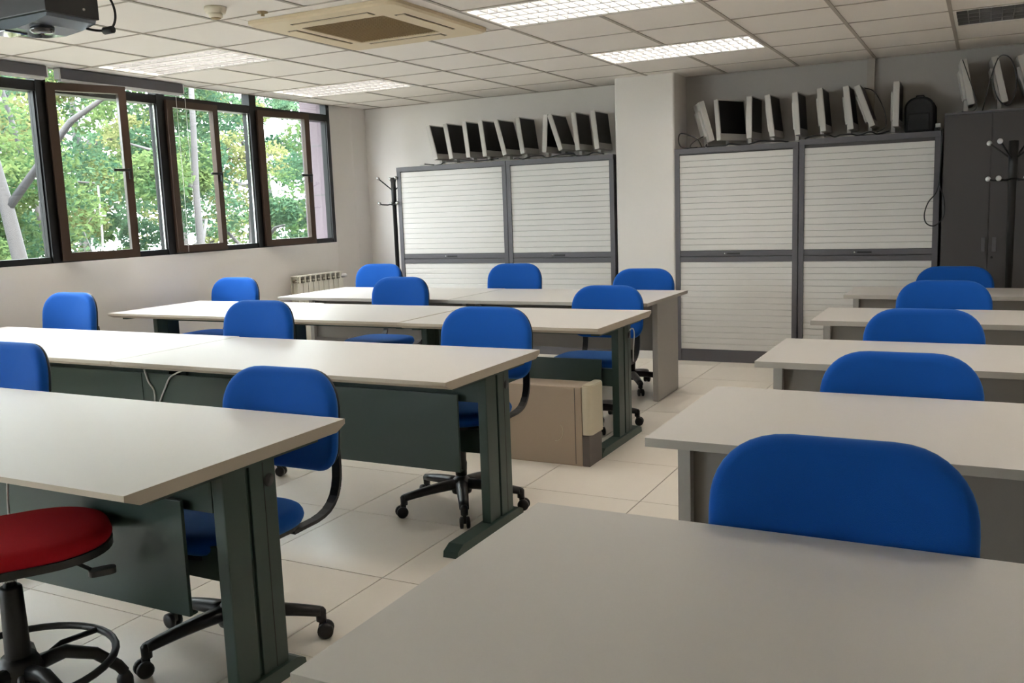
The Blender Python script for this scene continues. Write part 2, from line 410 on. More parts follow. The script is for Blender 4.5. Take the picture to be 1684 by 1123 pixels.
# ---------------- air conditioning cassette
t = thing('air_conditioner', 'yellowed square ceiling cassette with brown centre grille and four slots', 'air conditioner', (-3.30, 4.68, ZC))
bm = B(); o1 = rrect(.99, 1.02, (.05,)*4, 5); o2 = rrect(1.02, 1.05, (.05,)*4, 5)
hole = rrect(.58, .59, (.01,)*4, 5)
A = [bm.verts.new((x, y, 0)) for x, y in o2]; A1 = [bm.verts.new((x, y, -.018)) for x, y in o2]; A2 = [bm.verts.new((x, y, -.028)) for x, y in o1]
H1 = [bm.verts.new((x, y, -.028)) for x, y in hole]; H2 = [bm.verts.new((x, y, -.012)) for x, y in hole]
for P, Q in ((A, A1), (A1, A2), (A2, H1), (H1, H2)):
    for i in range(len(P)): bm.faces.new((P[i], P[(i+1) % len(P)], Q[(i+1) % len(P)], Q[i]))
bmesh.ops.recalc_face_normals(bm, faces=bm.faces); obj('panel', bm, 'ac', t)
bm = B(); bx(bm, -.289, .289, -.294, .294, -.022, -.012)
obj('grille', bm, 'acgrille', t)
bm = B()
for i in range(30):
    x = -.28+.56*i/29; bx(bm, x-.002, x+.002, -.285, .285, -.026, -.022)
o = obj('grille_bar', bm, 'acgrille', t); o['kind'] = 'stuff'
for rz in range(4):
    bm = B(); bx(bm, -.27, .27, .345, .352, -.0295, -.026); bx(bm, -.27, .27, .408, .415, -.0295, -.026); bx(bm, -.27, -.263, .35, .41, -.0295, -.026); bx(bm, .263, .27, .35, .41, -.0295, -.026)
    bmesh.ops.rotate(bm, verts=bm.verts, matrix=Matrix.Rotation(rz*PI/2, 3, 'Z')); obj('slot', bm, 'acdark', t)
    bm = B(); bx(bm, -.262, .262, .354, .406, -.034, -.026, bev=.003)
    bmesh.ops.rotate(bm, verts=bm.verts, matrix=Matrix.Rotation(rz*PI/2, 3, 'Z')); obj('air_flap', bm, 'ac', t)
# close the gap round the cassette in the ceiling
bm = B()
for a in ((-3.905, -3.79, 4.05, 5.27), (-2.81, -2.685, 4.05, 5.27), (-3.79, -2.81, 4.05, 4.17), (-3.79, -2.81, 5.19, 5.27)): bx(bm, a[0]+.006, a[1]-.0, a[2]+.005, a[3]-.005, ZC+.001, ZC+.016)
obj('filler_panel', bm, 'tile', ceiling)
# ---------------- smoke detector
t = thing('smoke_detector', 'small cream smoke detector on the ceiling left of the cassette', 'smoke detector', (-3.68, 3.80, ZC+.001))
bm = B(); lathe(bm, [(.056, 0), (.058, -.012), (.052, -.03), (.046, -.034)], n=24); obj('base', bm, 'cream', t)
bm = B(); lathe(bm, [(.036, -.034), (.036, -.05), (.03, -.055), (.012, -.058)], n=20); obj('sensor_head', bm, 'cream', t)
bm = B(); lathe(bm, [(.028, -.0555), (.02, -.0605)], n=16); obj('cap', bm, 'acgrille', t)
t = thing('sprinkler', 'tiny brass sprinkler nub on the ceiling beside the smoke detector', 'sprinkler', (-3.56, 4.03, ZC+.001))
bm = B(); lathe(bm, [(.03, 0), (.028, -.006), (.010, -.010), (.010, -.022)], n=16); obj('rosette', bm, 'acgrille', t)

# ================================================================ TAMBOUR CABINETS
def cabinet(xa, xb, label, zt=1.85):
    t = thing('tambour_cabinet', label, 'cabinet', ((xa+xb)/2, 8.05, 0), 0, 'grey cabinets with white roller shutters'); w_ = xb-xa; hw = w_/2; y0 = -.18; y1 = .19
    fr = .042
    bm = B()
    bx(bm, -hw, -hw+fr, y0, y1, .0, zt-.045); bx(bm, hw-fr, hw, y0, y1, .0, zt-.045)
    bx(bm, -hw+fr, hw-fr, y0+.03, y1, .0, .03); bx(bm, -hw+fr, hw-fr, y1-.01, y1, .03, zt-.045)
    bx(bm, -hw+fr, hw-fr, y0+.05, y1-.01, .88, .9)
    obj('carcass', bm, 'frame', t)
    bm = B(); bx(bm, -hw, hw, y0-.004, y1, zt-.045, zt, bev=.003); obj('top', bm, 'frame', t)
    bm = B(); bx(bm, -hw+fr, hw-fr, y0+.006, y0+.026, .0, .104); obj('plinth', bm, 'frame', t)
    bm = B(); bx(bm, -hw+fr, hw-fr, y0+.004, y0+.024, .928, .972, bev=.003); u = obj('upper_rail', bm, 'frame', t)
    bm = B(); bx(bm, -.065, .045, y0-.001, y0+.006, .942, .956, bev=.003); obj('handle', bm, 'black', u)
    bm = B(); lathe(bm, [(.008, y0-.002), (.008, y0+.006)], n=10, axis='y', c=(-.085, 0, .949)); obj('lock', bm, 'chrome', u)
    bm = B(); bx(bm, -hw+fr, hw-fr, y0+.004, y0+.024, .878, .922, bev=.003); obj('lower_rail', bm, 'frame', t)
    bm = B(); pp = .0515
    prism(bm, [(y0+.011, .0015), (y0+.009, .005), (y0+.009, pp-.005), (y0+.011, pp-.0003), (y0+.02, pp-.0003), (y0+.02, .0015)], 'x', -hw+fr, hw-fr)
    me = bpy.data.meshes.new('slat'); bm.to_mesh(me); bm.free(); me.materials.append(M['slat'])
    for z_ in [.974+pp*i for i in range(16)]+[.105+pp*i for i in range(15)]: inst('slat', me, t, (0, 0, z_))
    bm = B(); bx(bm, -hw+fr, hw-fr, y0+.021, y0+.024, .104, zt-.045); obj('shutter_backing', bm, 'tall', t)
    return t
cabinet(-5.345, -4.098, 'grey cabinet with white roller shutters beside the left coat stand')
cabinet(-4.092, -3.004, 'grey cabinet with white roller shutters touching the left side of the pillar')
cabinet(-2.436, -1.394, 'grey cabinet with white roller shutters touching the right side of the pillar', 1.855)
cabinet(-1.386, -.335, 'grey cabinet with white roller shutters beside the dark tall cupboard', 1.87)
# ---------------- tall dark cupboard
t = thing('tall_cupboard', 'dark grey tall cupboard with two doors at the right end', 'cupboard', (.02, 8.05, 0))
bm = B(); bx(bm, -.335, .345, -.16, .19, 0, 1.99); obj('body', bm, 'tall', t)
for s_, xa, xb in ((-1, -.333, -.012), (1, -.008, .343)):
    bm = B(); bx(bm, xa, xb, -.18, -.161, .05, 1.978, bev=.002); d_ = obj('door', bm, 'tall', t)
    hx = -.055 if s_ < 0 else .018
    bm = B(); bx(bm, hx, hx+.028, -.196, -.18, .945, 1.055, bev=.005); obj('handle', bm, 'frame', d_)
    if s_ > 0:
        bm = B(); lathe(bm, [(.009, -.186), (.009, -.18)], n=12, axis='y', c=(.018, 0, .90)); obj('lock', bm, 'black', d_)
bm = B(); bx(bm, -.335, .345, -.186, .19, 1.98, 1.995); obj('top', bm, 'frame', t)
t = thing('tall_cupboard', 'dark grey tall cupboard continuing past the right edge of the picture', 'cupboard', (.72, 8.05, 0))
bm = B(); bx(bm, -.345, .345, -.16, .19, 0, 1.99); obj('body', bm, 'tall', t)
for xa, xb in ((-.343, -.003), (.003, .343)):
    bm = B(); bx(bm, xa, xb, -.18, -.161, .05, 1.978, bev=.002); obj('door', bm, 'tall', t)

# ================================================================ MONITORS
def make_monitor(name='monitor'):
    t = thing(name, '', 'monitor')
    Wd, H, T = .335, .345, .045        # width along local y, screen faces +x
    bm = B(); bx(bm, -T/2, T/2, -Wd/2, Wd/2, 0, H, bev=.006); h_ = obj('housing', bm, 'silver', t, (0, 0, .055))
    bm = B(); bx(bm, T/2-.001, T/2+.0015, -Wd/2+.012, Wd/2-.012, .055, H-.012); obj('screen', bm, 'screen', h_)
    bm = B(); bx(bm, -T/2-.022, -T/2+.001, -Wd/2+.06, Wd/2-.06, .05, H-.07, bev=.012); obj('rear_bulge', bm, 'silver', h_)
    bm = B(); bx(bm, -.045, -.015, -.03, .03, .012, .12, bev=.004); obj('stand_neck', bm, 'silver', t)
    bm = B(); lathe(bm, [(.095, 0), (.095, .008), (.085, .014), (.03, .018)], cx=-.02, n=24); obj('stand_base', bm, 'silver', t)
    return t
mon = make_monitor()
# (x of near bottom edge, top offset dx over height, yaw deg, base z, label)
mons = [(-4.90, .085, 0, 1.85, 'leftmost monitor on the left cabinets, its black screen tilted back'),
 (-4.725, .060, 0, 1.85, 'second monitor from the left on the left cabinets'),
 (-4.53, .038, 0, 1.85, 'third monitor from the left on the left cabinets, nearly upright'),
 (-4.345, .045, 0, 1.85, 'fourth monitor from the left on the left cabinets, above the cabinet joint'),
 (-4.13, .090, 0, 1.85, 'fifth monitor from the left on the left cabinets, clearly tilted back'),
 (-3.94, .050, 0, 1.85, 'sixth monitor on the left cabinets, with a gap on its right'),
 (-3.715, -.022, 0, 1.85, 'seventh monitor on the left cabinets, leaning against the tilted eighth'),
 (-3.545, .115, 0, 1.862, 'eighth monitor on the left cabinets, tilted furthest back'),
 (-3.375, .040, 0, 1.85, 'second monitor left of the pillar, on the left cabinets'),
 (-3.185, .040, 0, 1.85, 'rightmost monitor on the left cabinets, next to the pillar'),
 (-2.20, .095, 24, 1.855, 'leftmost monitor on the right cabinets, showing its pale back, beside the pillar'),
 (-2.00, .035, -28, 1.855, 'monitor on the right cabinets turned so that its black screen shows widest'),
 (-1.81, .0, -2, 1.855, 'third monitor on the right cabinets, standing upright'),
 (-1.62, .045, -2, 1.855, 'fourth monitor on the right cabinets, tilted slightly back'),
 (-1.42, .025, -1, 1.855, 'monitor above the joint of the two right cabinets'),
 (-1.22, .035, 0, 1.87, 'monitor just right of the joint of the two right cabinets'),
 (-1.01, .045, 0, 1.87, 'monitor on the right cabinets just left of the strongly tilted one'),
 (-.85, .130, 0, 1.885, 'strongly tilted monitor on the right cabinets with a cable behind'),
 (-.68, .0, 0, 1.87, 'upright monitor left of the black backpack'),
 (-.165, .065, 4, 1.995, 'left one of the monitors on the dark cupboard'),
 (.062, .083, 3, 1.995, 'middle monitor on the dark cupboard, looped by a black cable'),
 (.258, .115, 3, 1.995, 'monitor on the dark cupboard cut by the right picture edge')]
for k, (x, dx, yaw, z, lab) in enumerate(mons):
    x += .018
    if k == 0: r = mon; r.location = (x, 8.06, z); r['label'] = lab
    else: r = dup(mon, (x, 8.06, z), 0, lab)
    r['group'] = 'monitors on the left cabinets' if k < 10 else ('monitors on the right cabinets' if k < 19 else 'monitors on the dark cupboard')
    r.rotation_euler = (0, 0, math.radians(yaw))
    for ch in r.children:
        if ch.name.startswith('housing'):
            ch.rotation_euler = (0, -math.atan2(dx, .345), 0)
        if ch.name.startswith('stand_neck') : ch.rotation_euler = (0, 0, 0)
# ---------------- backpack
t = thing('backpack', 'black backpack standing on the right cabinets', 'backpack', (-.50, 8.05, 1.87))
bm = B(); out = rrect(.215, .275, (.085, .085, .03, .03), 7)
rings = []
for f_, y in ((.86, -.075), (1, -.05), (1.0, .05), (.9, .075)):
    rings.append([bm.verts.new((x*f_, y, .1375+(z-0)*f_*1.0)) for x, z in out])
for P, Q in zip(rings, rings[1:]):
    for i in range(len(P)): f_ = bm.faces.new((P[i], P[(i+1) % len(P)], Q[(i+1) % len(P)], Q[i])); f_.smooth = True
bm.faces.new(rings[0]); bm.faces.new(rings[-1][::-1]); bmesh.ops.recalc_face_normals(bm, faces=bm.faces)
obj('body', bm, 'bag', t)
bm = B(); bx(bm, -.075, .075, -.095, -.07, .02, .15, bev=.012); obj('front_pocket', bm, 'bag', t)
bm = B(); tube(bm, [(-.035, .0, .268), (-.025, 0, .288), (.025, 0, .288), (.035, 0, .268)], .006, 6); obj('top_handle', bm, 'bag', t)
bm = B(); tube(bm, [(.09, .02, .23), (.112, .01, .19), (.115, 0, .08), (.10, 0, .01)], .009, 6); obj('strap', bm, 'bag', t)
t = thing('power_adapter', 'white and black plug adapter at the right end of the cabinets', 'adapter', (-.362, 7.95, 1.87))
bm = B(); bx(bm, -.022, .02, -.02, .02, 0, .03, bev=.004); obj('plug_body', bm, 'black', t)
bm = B(); bx(bm, -.018, .018, -.016, .016, .03, .06, bev=.004); obj('cap', bm, 'white', t)

# ---------------- cables
def cable(pts, r, label, m='cable', name='cable', n=6, sub=6, group=None):
    P = [Vector(p) for p in pts]; out = []
    for i in range(len(P)-1):
        p0, p1, p2, p3 = P[max(i-1, 0)], P[i], P[i+1], P[min(i+2, len(P)-1)]
        for k in range(sub):
            u = k/sub; out.append(.5*((2*p1)+(p2-p0)*u+(2*p0-5*p1+4*p2-p3)*u*u+(3*p1-p0-3*p2+p3)*u**3))
    out.append(P[-1]); bm = B(); tube(bm, out, r, n)
    return tag(obj(name, bm, m), label, 'cable', group)
random.seed(4)
def heap(xa, xb, z, n, label):
    pts = []
    for i in range(n):
        u = i/(n-1); pts.append((xa+(xb-xa)*u+random.uniform(-.04, .04), 7.895+random.uniform(0, .03), z+.006+random.choice((0, .0, .02, .012))))
    cable(pts, .006, label)
heap(-5.0, -4.15, 1.851, 12, 'black cable lying along the left cabinet top below the first monitors')
heap(-4.05, -3.1, 1.851, 13, 'black cable lying along the left cabinet top beside the pillar')
heap(-2.2, -1.45, 1.856, 10, 'black cable lying under the monitors above the first right cabinet')
heap(-1.36, -.7, 1.871, 10, 'black cable lying under the monitors above the second right cabinet')
cable([(-5.08, 7.90, 1.856), (-4.98, 7.91, 1.862), (-4.9, 7.9, 1.856), (-4.82, 7.93, 1.87)], .004, 'thin pale cable at the left end of the cabinet top', 'wcable')
cable([(-2.22, 7.96, 1.865), (-2.25, 7.94, 1.93), (-2.32, 7.93, 1.97), (-2.40, 7.93, 1.99), (-2.415, 7.92, 1.93), (-2.39, 7.92, 1.875), (-2.33, 7.93, 1.863), (-2.25, 7.93, 1.864)], .005, 'black cable coiled beside the pillar on the right cabinets')
cable([(-2.20, 7.99, 1.96), (-2.27, 7.97, 1.93), (-2.32, 7.96, 1.885), (-2.30, 7.95, 1.862), (-2.18, 7.93, 1.862)], .005, 'black lead drooping from the monitor beside the pillar')
cable([(-.36, 7.93, 1.885), (-.335, 7.90, 1.87), (-.325, 7.85, 1.86), (-.333, 7.848, 1.6), (-.35, 7.845, 1.42), (-.41, 7.845, 1.33), (-.435, 7.845, 1.24), (-.42, 7.845, 1.17), (-.36, 7.845, 1.15), (-.30, 7.845, 1.22), (-.30, 7.845, 1.34), (-.33, 7.845, 1.45), (-.337, 7.848, 1.5)], .0045, 'black cable hanging in a loop between cabinet and dark cupboard')
cable([(-.06, 7.92, 2.0), (-.04, 7.9, 2.1), (.0, 7.88, 2.28), (.045, 7.87, 2.38), (.11, 7.87, 2.36), (.15, 7.87, 2.25), (.155, 7.87, 2.12), (.12, 7.88, 2.03), (.08, 7.88, 2.03), (.03, 7.88, 2.1), (.0, 7.88, 2.25), (.03, 7.87, 2.37)], .004, 'black cable looped around the middle monitor on the dark cupboard')
cable([(-.205, 7.87, 2.38), (-.16, 7.87, 2.25), (-.10, 7.87, 2.06), (-.12, 7.88, 2.0), (-.2, 7.88, 2.0)], .0035, 'black cable down the front of the left monitor on the cupboard')
cable([(-.80, 7.9, 1.89), (-.735, 7.9, 1.93), (-.745, 7.9, 2.05), (-.82, 7.9, 2.2), (-.90, 7.9, 2.24)], .004, 'dark cable arching behind the strongly tilted monitor')

# ================================================================ COAT STANDS
def coat_stand(x, y, top, lab, rot=0, ar=1.0, pr=1.0):
    t = thing('coat_stand', lab, 'coat stand', (x, y, 0), rot)
    bm = B(); lathe(bm, [(.021*pr, .03), (.021*pr, top-.28), (.026*pr, top-.27), (.026*pr, top), (.0, top+.004)], n=16); obj('pole', bm, 'blackmetal', t)
    bm = B(); lathe(bm, [(.17, 0), (.17, .012), (.12, .022), (.03, .035)], n=28); obj('base', bm, 'blackmetal', t)
    bm = B(); lathe(bm, [(.033, top-.28), (.033, top-.26)], n=16); obj('collar', bm, 'blackmetal', t)
    for k in range(4):
        a = PI/4+k*PI/2; ca, sa = math.cos(a), math.sin(a)
        for up in (1, 0):
            P = [(.02, top-.12), (.09, top-.06), (.155, top-.005)] if up else [(.02, top-.265), (.07, top-.275), (.13, top-.27), (.155, top-.26)]
            P = [(r_*ar, z) for r_, z in P]
            bm = B(); tube(bm, [(r_*ca, r_*sa, z) for r_, z in P], .0065, 8); o = obj('hook_arm', bm, 'blackmetal', t)
            r_, z = P[-1]
            bm = B(); bmesh.ops.create_uvsphere(bm, u_segments=12, v_segments=8, radius=.019, matrix=Matrix.Translation((r_*ca, r_*sa, z)))
            for f_ in bm.faces: f_.smooth = True
            obj('knob', bm, 'white' if x > -2 else 'chrome', o)
    return t
coat_stand(.15, 7.5, 1.745, 'black coat stand with white knobs before the dark cupboard', math.radians(15), 1.15, 1.2)
coat_stand(-5.46, 7.97, 1.755, 'black coat stand half hidden by the left cabinet edge', 0)

# ================================================================ RADIATOR
t = thing('radiator', 'cream aluminium radiator under the window near the back corner', 'radiator', (-5.875, 7.17, .12))
ns = 9; sw = .078; sec = None
for i in range(ns):
    yc = (i-(ns-1)/2)*sw
    if sec is None:
        bm = B(); bx(bm, -.04, .045, -.005, .005, 0, .70); bx(bm, .035, .045, -sw/2+.003, sw/2-.003, .01, .64, bev=.003); bx(bm, -.045, -.035, -sw/2+.003, sw/2-.003, .01, .70)
        bx(bm, .0, .04, -sw/2+.003, -.008, .655, .665); bx(bm, -.035, .045, -.012, .012, .64, .705, bev=.003); bx(bm, -.04, .045, -sw/2+.002, sw/2-.002, .70, .71)
        o = obj('radiator_section', bm, 'rad', t, (0, yc, 0)); sec = o.data
    else: inst('radiator_section', sec, t, (0, yc, 0))
bm = B(); lathe(bm, [(.018, -ns*sw/2), (.018, ns*sw/2)], n=12, axis='y', c=(0, 0, .66)); lathe(bm, [(.018, -ns*sw/2), (.018, ns*sw/2)], n=12, axis='y', c=(0, 0, .05)); obj('header_pipe', bm, 'raddark', t)
bm = B(); lathe(bm, [(.012, ns*sw/2), (.012, ns*sw/2+.04), (.02, ns*sw/2+.045), (.02, ns*sw/2+.10)], n=12, axis='y', c=(0, 0, .66)); obj('valve', bm, 'white', t)
bm = B(); bx(bm, -.09, -.04, -.2, -.18, .3, .34); obj('wall_bracket', bm, 'rad', t)
bm = B(); bx(bm, -.09, -.04, .18, .2, .3, .34); obj('wall_bracket', bm, 'rad', t)

# ================================================================ DESKS
def desktop_prof(y0, y1, zt=.74):
    return [(y0, zt), (y1, zt), (y1, zt-.016), (y1-.045, zt-.036), (y0+.045, zt-.036), (y0, zt-.016)]
def green_desk(xl, xr, y0, y1, label, cy, pz=(.265, .61), py=0, pl=.17, pr=.17, ff=.27):
    xc = (xl+xr)/2; t = thing('green_desk', label, 'desk', (xc, cy, 0), 0, 'green framed white desks'); hw = (xr-xl)/2
    a, b_ = y0-cy, y1-cy
    bm = B(); prism(bm, desktop_prof(a, b_), 'x', -hw, hw)
    bm.normal_update()
    for f in bm.faces:
        f.material_index = 0 if f.normal.z > .9 else 1
    obj('desktop', bm, ['desk', 'edge'], t)
    for s_ in (-1, 1):
        xo = s_*(hw-.058)
        bm = B()
        # two column profiles with a groove between, plus cover
        bx(bm, xo-.021, xo+.021, -.078, .012, .045, .70, bev=.004); bx(bm, xo-.021, xo+.021, .028, .135, .045, .70, bev=.004); bx(bm, xo-.016, xo+.012, .01, .03, .05, .70)
        bx(bm, xo+s_*.021-.001, xo+s_*.021+.001, .082, .085, .05, .69, mi=1)
        lg = obj('leg', bm, ['green', 'black'], t)
        bm = B(); lathe(bm, [(.02, -.0015), (.02, .0015)], n=16, axis='x', c=(xo+s_*.0215, .105, .625)); obj('cable_port', bm, 'black', lg)
        bm = B(); prism(bm, [(-.39, .0), (-.385, .025), (-.34, .045), (ff-.04, .045), (ff-.005, .028), (ff, 0)], 'x', xo-.034, xo+.034); obj('foot', bm, 'green', t)
        bm = B(); bx(bm, xo-.025, xo+.025, a+.10, b_-.10, .685, .704); obj('support_arm', bm, 'green', t)
    bm = B(); bx(bm, -hw+.08, hw-.08, py+.02 if pz[1] > .5 else 0, .04, .575 if pz[1] > .5 else .635, .70); obj('top_beam', bm, 'green', t)
    bm = B(); bx(bm, -hw+.08, hw-.08, .0, .035, .33, .435, bev=.003); obj('cross_beam', bm, 'green', t)
    if True:
        bm = B(); bx(bm, -hw+pl, hw-pr, py-.012, py, pz[0], pz[1], bev=.002); bx(bm, -hw+pl+.002, hw-pr-.002, py, py+.02, pz[0], pz[0]+.006)
        obj('modesty_panel', bm, 'green', t)
    return t
green_desk(-3.70, -1.825, 1.455, 2.318, 'white desk with green legs nearest the camera at left', 1.885, py=-.10, ff=.20)
green_desk(-3.70, -1.83, 2.952, 3.795, 'right desk of the second row, two pale wires hanging on its green panel', 3.41, py=-.085, pl=-.223, ff=.21)
green_desk(-5.75, -3.706, 2.952, 3.815, 'left desk of the second row, its far end near the window wall', 3.41, py=-.085, pr=.221)
green_desk(-3.125, -1.835, 4.53, 5.415, 'right desk of the third row, beside the beige computer tower', 5.005, pz=(.10, .49), py=-.004)
green_desk(-4.425, -3.14, 4.55, 5.43, 'middle desk of the third row', 5.005, pz=(.10, .49), py=-.004)
green_desk(-5.72, -4.435, 4.58, 5.47, 'left desk of the third row, ending near the window wall', 5.03, pz=(.10, .49), py=-.004)
def grey_desk(xl, xr, y0, y1, label, s0, s1, group, ins=.04, pz=.36, th=.024):
    xc, yc = (xl+xr)/2, (y0+y1)/2; t = thing('grey_desk', label, 'desk', (xc, yc, 0), 0, group); hw = (xr-xl)/2; a, b_ = y0-yc, y1-yc
    bm = B(); bx(bm, -hw, hw, a, b_, .74-th, .74, bev=.0015); bm.normal_update()
    for f in bm.faces: f.material_index = 0 if f.normal.z > .5 else 1
    obj('desktop', bm, ['grey_desk', 'grey_edge'], t)
    for s_ in (-1, 1):
        x1 = s_*(hw-ins); x2 = s_*(hw-ins-.038)
        bm = B(); bx(bm, min(x1, x2), max(x1, x2), a+s0, b_-s1, .004, .74-th, bev=.002); lg = obj('side_panel', bm, 'slab', t)
        bm = B(); bx(bm, min(x1, x2)+.004, max(x1, x2)-.004, a+s0+.01, b_-s1-.01, 0, .004); obj('glide', bm, 'black', lg)
    bm = B(); bx(bm, -hw+ins+.0385, hw-ins-.0385, a+s0+.035, a+s0+.055, pz, .74-th); obj('modesty_panel', bm, 'modesty', t)
    return t
g4 = 'grey slab sided desks of the back left row'
grey_desk(-3.545, -1.99, 5.795, 6.725, 'right desk of the back left row, ending in a tall grey side panel', .34, .11, g4, .045, .36)
grey_desk(-5.21, -3.555, 5.83, 6.745, 'left desk of the back left row, in front of the radiator', .34, .11, g4, .045, .36)
gr = 'grey slab sided desks of the right column'
for k, (y0, y1, lab) in enumerate([(.945, 1.775, 'large grey desk filling the bottom right foreground'), (2.40, 3.185, 'grey desk behind the largest blue chair back, second in the right column'),
        (3.735, 4.41, 'middle desk of the right column, third from the front'), (5.09, 5.735, 'fourth desk of the right column, second from the back'), (6.49, 7.08, 'farthest desk of the right column, before the dark cupboard')]):
    grey_desk((-.872, -.838, -.828, -.83, -.845)[k], .96, y0, y1, lab, .18, .12, gr, .04, .30, .026)

# pale wires on the second row panel
cable([(-3.90, 3.305, .66), (-3.89, 3.307, .62), (-3.87, 3.307, .565), (-3.835, 3.307, .52), (-3.835, 3.307, .455), (-3.84, 3.307, .40)], .0045, 'pale wire hanging over the second row green panel, left of two', 'wcable')
cable([(-3.62, 3.305, .635), (-3.66, 3.306, .622), (-3.715, 3.307, .593), (-3.755, 3.307, .535), (-3.80, 3.307, .46), (-3.82, 3.307, .40)], .0045, 'pale wire hanging over the second row green panel, right of two', 'wcable')
cable([(-1.865, 5.10, .655), (-1.853, 5.12, .665), (-1.85, 5.14, .63), (-1.853, 5.13, .55), (-1.862, 5.15, .46)], .004, 'pale wire hooked at the grommet of the third row leg', 'wcable')
cable([(-2.62, 1.70, .69), (-2.65, 1.70, .60), (-2.66, 1.70, .5)], .004, 'pale wire under the nearest left desk by the red stool', 'wcable')

# ================================================================ CHAIRS
def cushion(bm, outline, T, mi=0, curve=0, plane='xz', lean=0, edge=.45):
    """padded panel: outline (u,v) -> domed both sides"""
    n = len(outline); prof = [(1, 0), (.992, .28), (.965, .62), (.92, .82), (.84, .93), (.6, 1.0), (.3, 1.03), (.02, 1.04)]
    def put(u, v, d):
        if plane == 'xz':
            y = d - curve*u*u + lean*v + .02*math.cos(v*6)*0; return (u, y, v)
        return (u, v, d + curve*0)
    rings = []
    for side in (1, -1):
        for s, t_ in (prof[::-1] if side == 1 else prof[1:]):
            rings.append([bm.verts.new(put(u*s, v*s, side*t_*T/2)) for u, v in outline])
    fs = []
    for P, Q in zip(rings, rings[1:]):
        for i in range(n): fs.append(bm.faces.new((P[i], P[(i+1) % n], Q[(i+1) % n], Q[i])))
    fs += [bm.faces.new(rings[0]), bm.faces.new(rings[-1])]
    bmesh.ops.recalc_face_normals(bm, faces=fs)
    for f in fs: f.smooth = True; f.material_index = mi
def make_chair():
    t = thing('swivel_chair', '', 'chair')
    bm = B(); lathe(bm, [(.045, .075), (.05, .09), (.045, .135), (.03, .15)], n=20); obj('hub', bm, 'black', t)
    bm = B(); lathe(bm, [(.027, .14), (.03, .20), (.027, .21), (.027, .40), (.04, .405)], n=16); obj('column', bm, 'black', t)
    lm = cm = None
    for k in range(5):
        if lm is None:
            bm = B(); N = 7; rings = []
            for i in range(N):
                u = i/(N-1); x = .03+u*.255; zc = .118-.028*u**1.6; hw_, hh = .032-.009*u, .026-.009*u
                rings.append([bm.verts.new((x, hw_*math.cos(a)*(1 if abs(math.cos(a)) < .99 else 1), zc+hh*math.sin(a))) for a in [PI/8+2*PI*q/8 for q in range(8)]])
            for P, Q in zip(rings, rings[1:]):
                for i in range(8): f = bm.faces.new((P[i], P[(i+1) % 8], Q[(i+1) % 8], Q[i])); f.smooth = True
            bm.faces.new(rings[0]); bm.faces.new(rings[-1])
            lathe(bm, [(.0165, .058), (.0175, .094), (.010, .104)], cx=.285, n=12)
            bmesh.ops.recalc_face_normals(bm, faces=bm.faces)
            lg = obj('base_leg', bm, 'black', t); lm = lg.data
        else: lg = inst('base_leg', lm, t)
        lg.rotation_euler = (0, 0, 2*PI*k/5+.25)
        if cm is None:
            bm = B()
            for s_ in (-1, 1): lathe(bm, [(.018, s_*.006), (.0265, s_*.008), (.0265, s_*.020), (.018, s_*.024)], n=16, axis='y', c=(.298, 0, .0265))
            bx(bm, .278, .302, -.008, .008, .022, .062, bev=.003)
            c_ = obj('caster', bm, 'black', lg); cm = c_.data
        else: c_ = inst('caster', cm, lg)
    bm = B(); cushion(bm, rrect(.46, .44, (.13, .13, .16, .16), 9), .07, plane='xy'); o = obj('seat', bm, 'blue', t, (0, -.02, .437))
    bm = B(); out = rrect(.43, .41, (.12, .12, .15, .15), 9); prism(bm, [(x*.98, y-.02) for x, y in out], 'z', .395, .412); bx(bm, -.08, .08, -.11, .09, .375, .397, bev=.004); obj('seat_pan', bm, 'black', t)
    bm = B(); cushion(bm, rrect(.505, .345, (.155, .155, .10, .10), 10, 2.3), .062, curve=.55, lean=.10); obj('backrest', bm, 'blue', t, (0, .318, .712))
    bm = B(); cushion(bm, rrect(.495, .335, (.15, .15, .10, .10), 10, 2.3), .03, curve=.55, lean=.10); obj('back_shell', bm, 'black', t, (0, .342, .712))
    for s_ in (-1, 1):
        x = .185*s_; bm = B()
        P = [(.345, .66), (.352, .60), (.354, .54), (.351, .50), (.343, .468), (.329, .44), (.309, .418), (.284, .402), (.255, .393), (.22, .388), (.10, .386)]
        for (y_a, z_a), (y_b, z_b) in zip(P, P[1:]):
            d = Vector((0, y_b-y_a, z_b-z_a)).normalized(); nrm = Vector((0, -d.z, d.y))*.006
            q = [Vector((x, y_a, z_a))+nrm, Vector((x, y_a, z_a))-nrm, Vector((x, y_b, z_b))-nrm, Vector((x, y_b, z_b))+nrm]
            vs = [[bm.verts.new(p+Vector((e, 0, 0))) for p in q] for e in (-.017, .017)]
            for f in ((vs[0][0], vs[0][3], vs[1][3], vs[1][0]), (vs[0][1], vs[1][1], vs[1][2], vs[0][2]), tuple(vs[0]), tuple(vs[1][::-1])): bm.faces.new(f)
        bmesh.ops.recalc_face_normals(bm, faces=bm.faces); obj('back_bar', bm, 'blackmetal', t)
    bm = B(); tube(bm, [(.05, -.03, .388), (.20, -.04, .386)], .006, 8); bx(bm, .185, .225, -.056, -.024, .380, .392, bev=.004); obj('lever', bm, 'black', t)
    bm = B(); bx(bm, -.19, .19, .07, .10, .384, .394, bev=.002); obj('back_bar_bracket', bm, 'blackmetal', t)
    return t
CH = make_chair(); lifted = ('seat', 'seat_pan', 'backrest', 'back_shell', 'back_bar', 'lever')
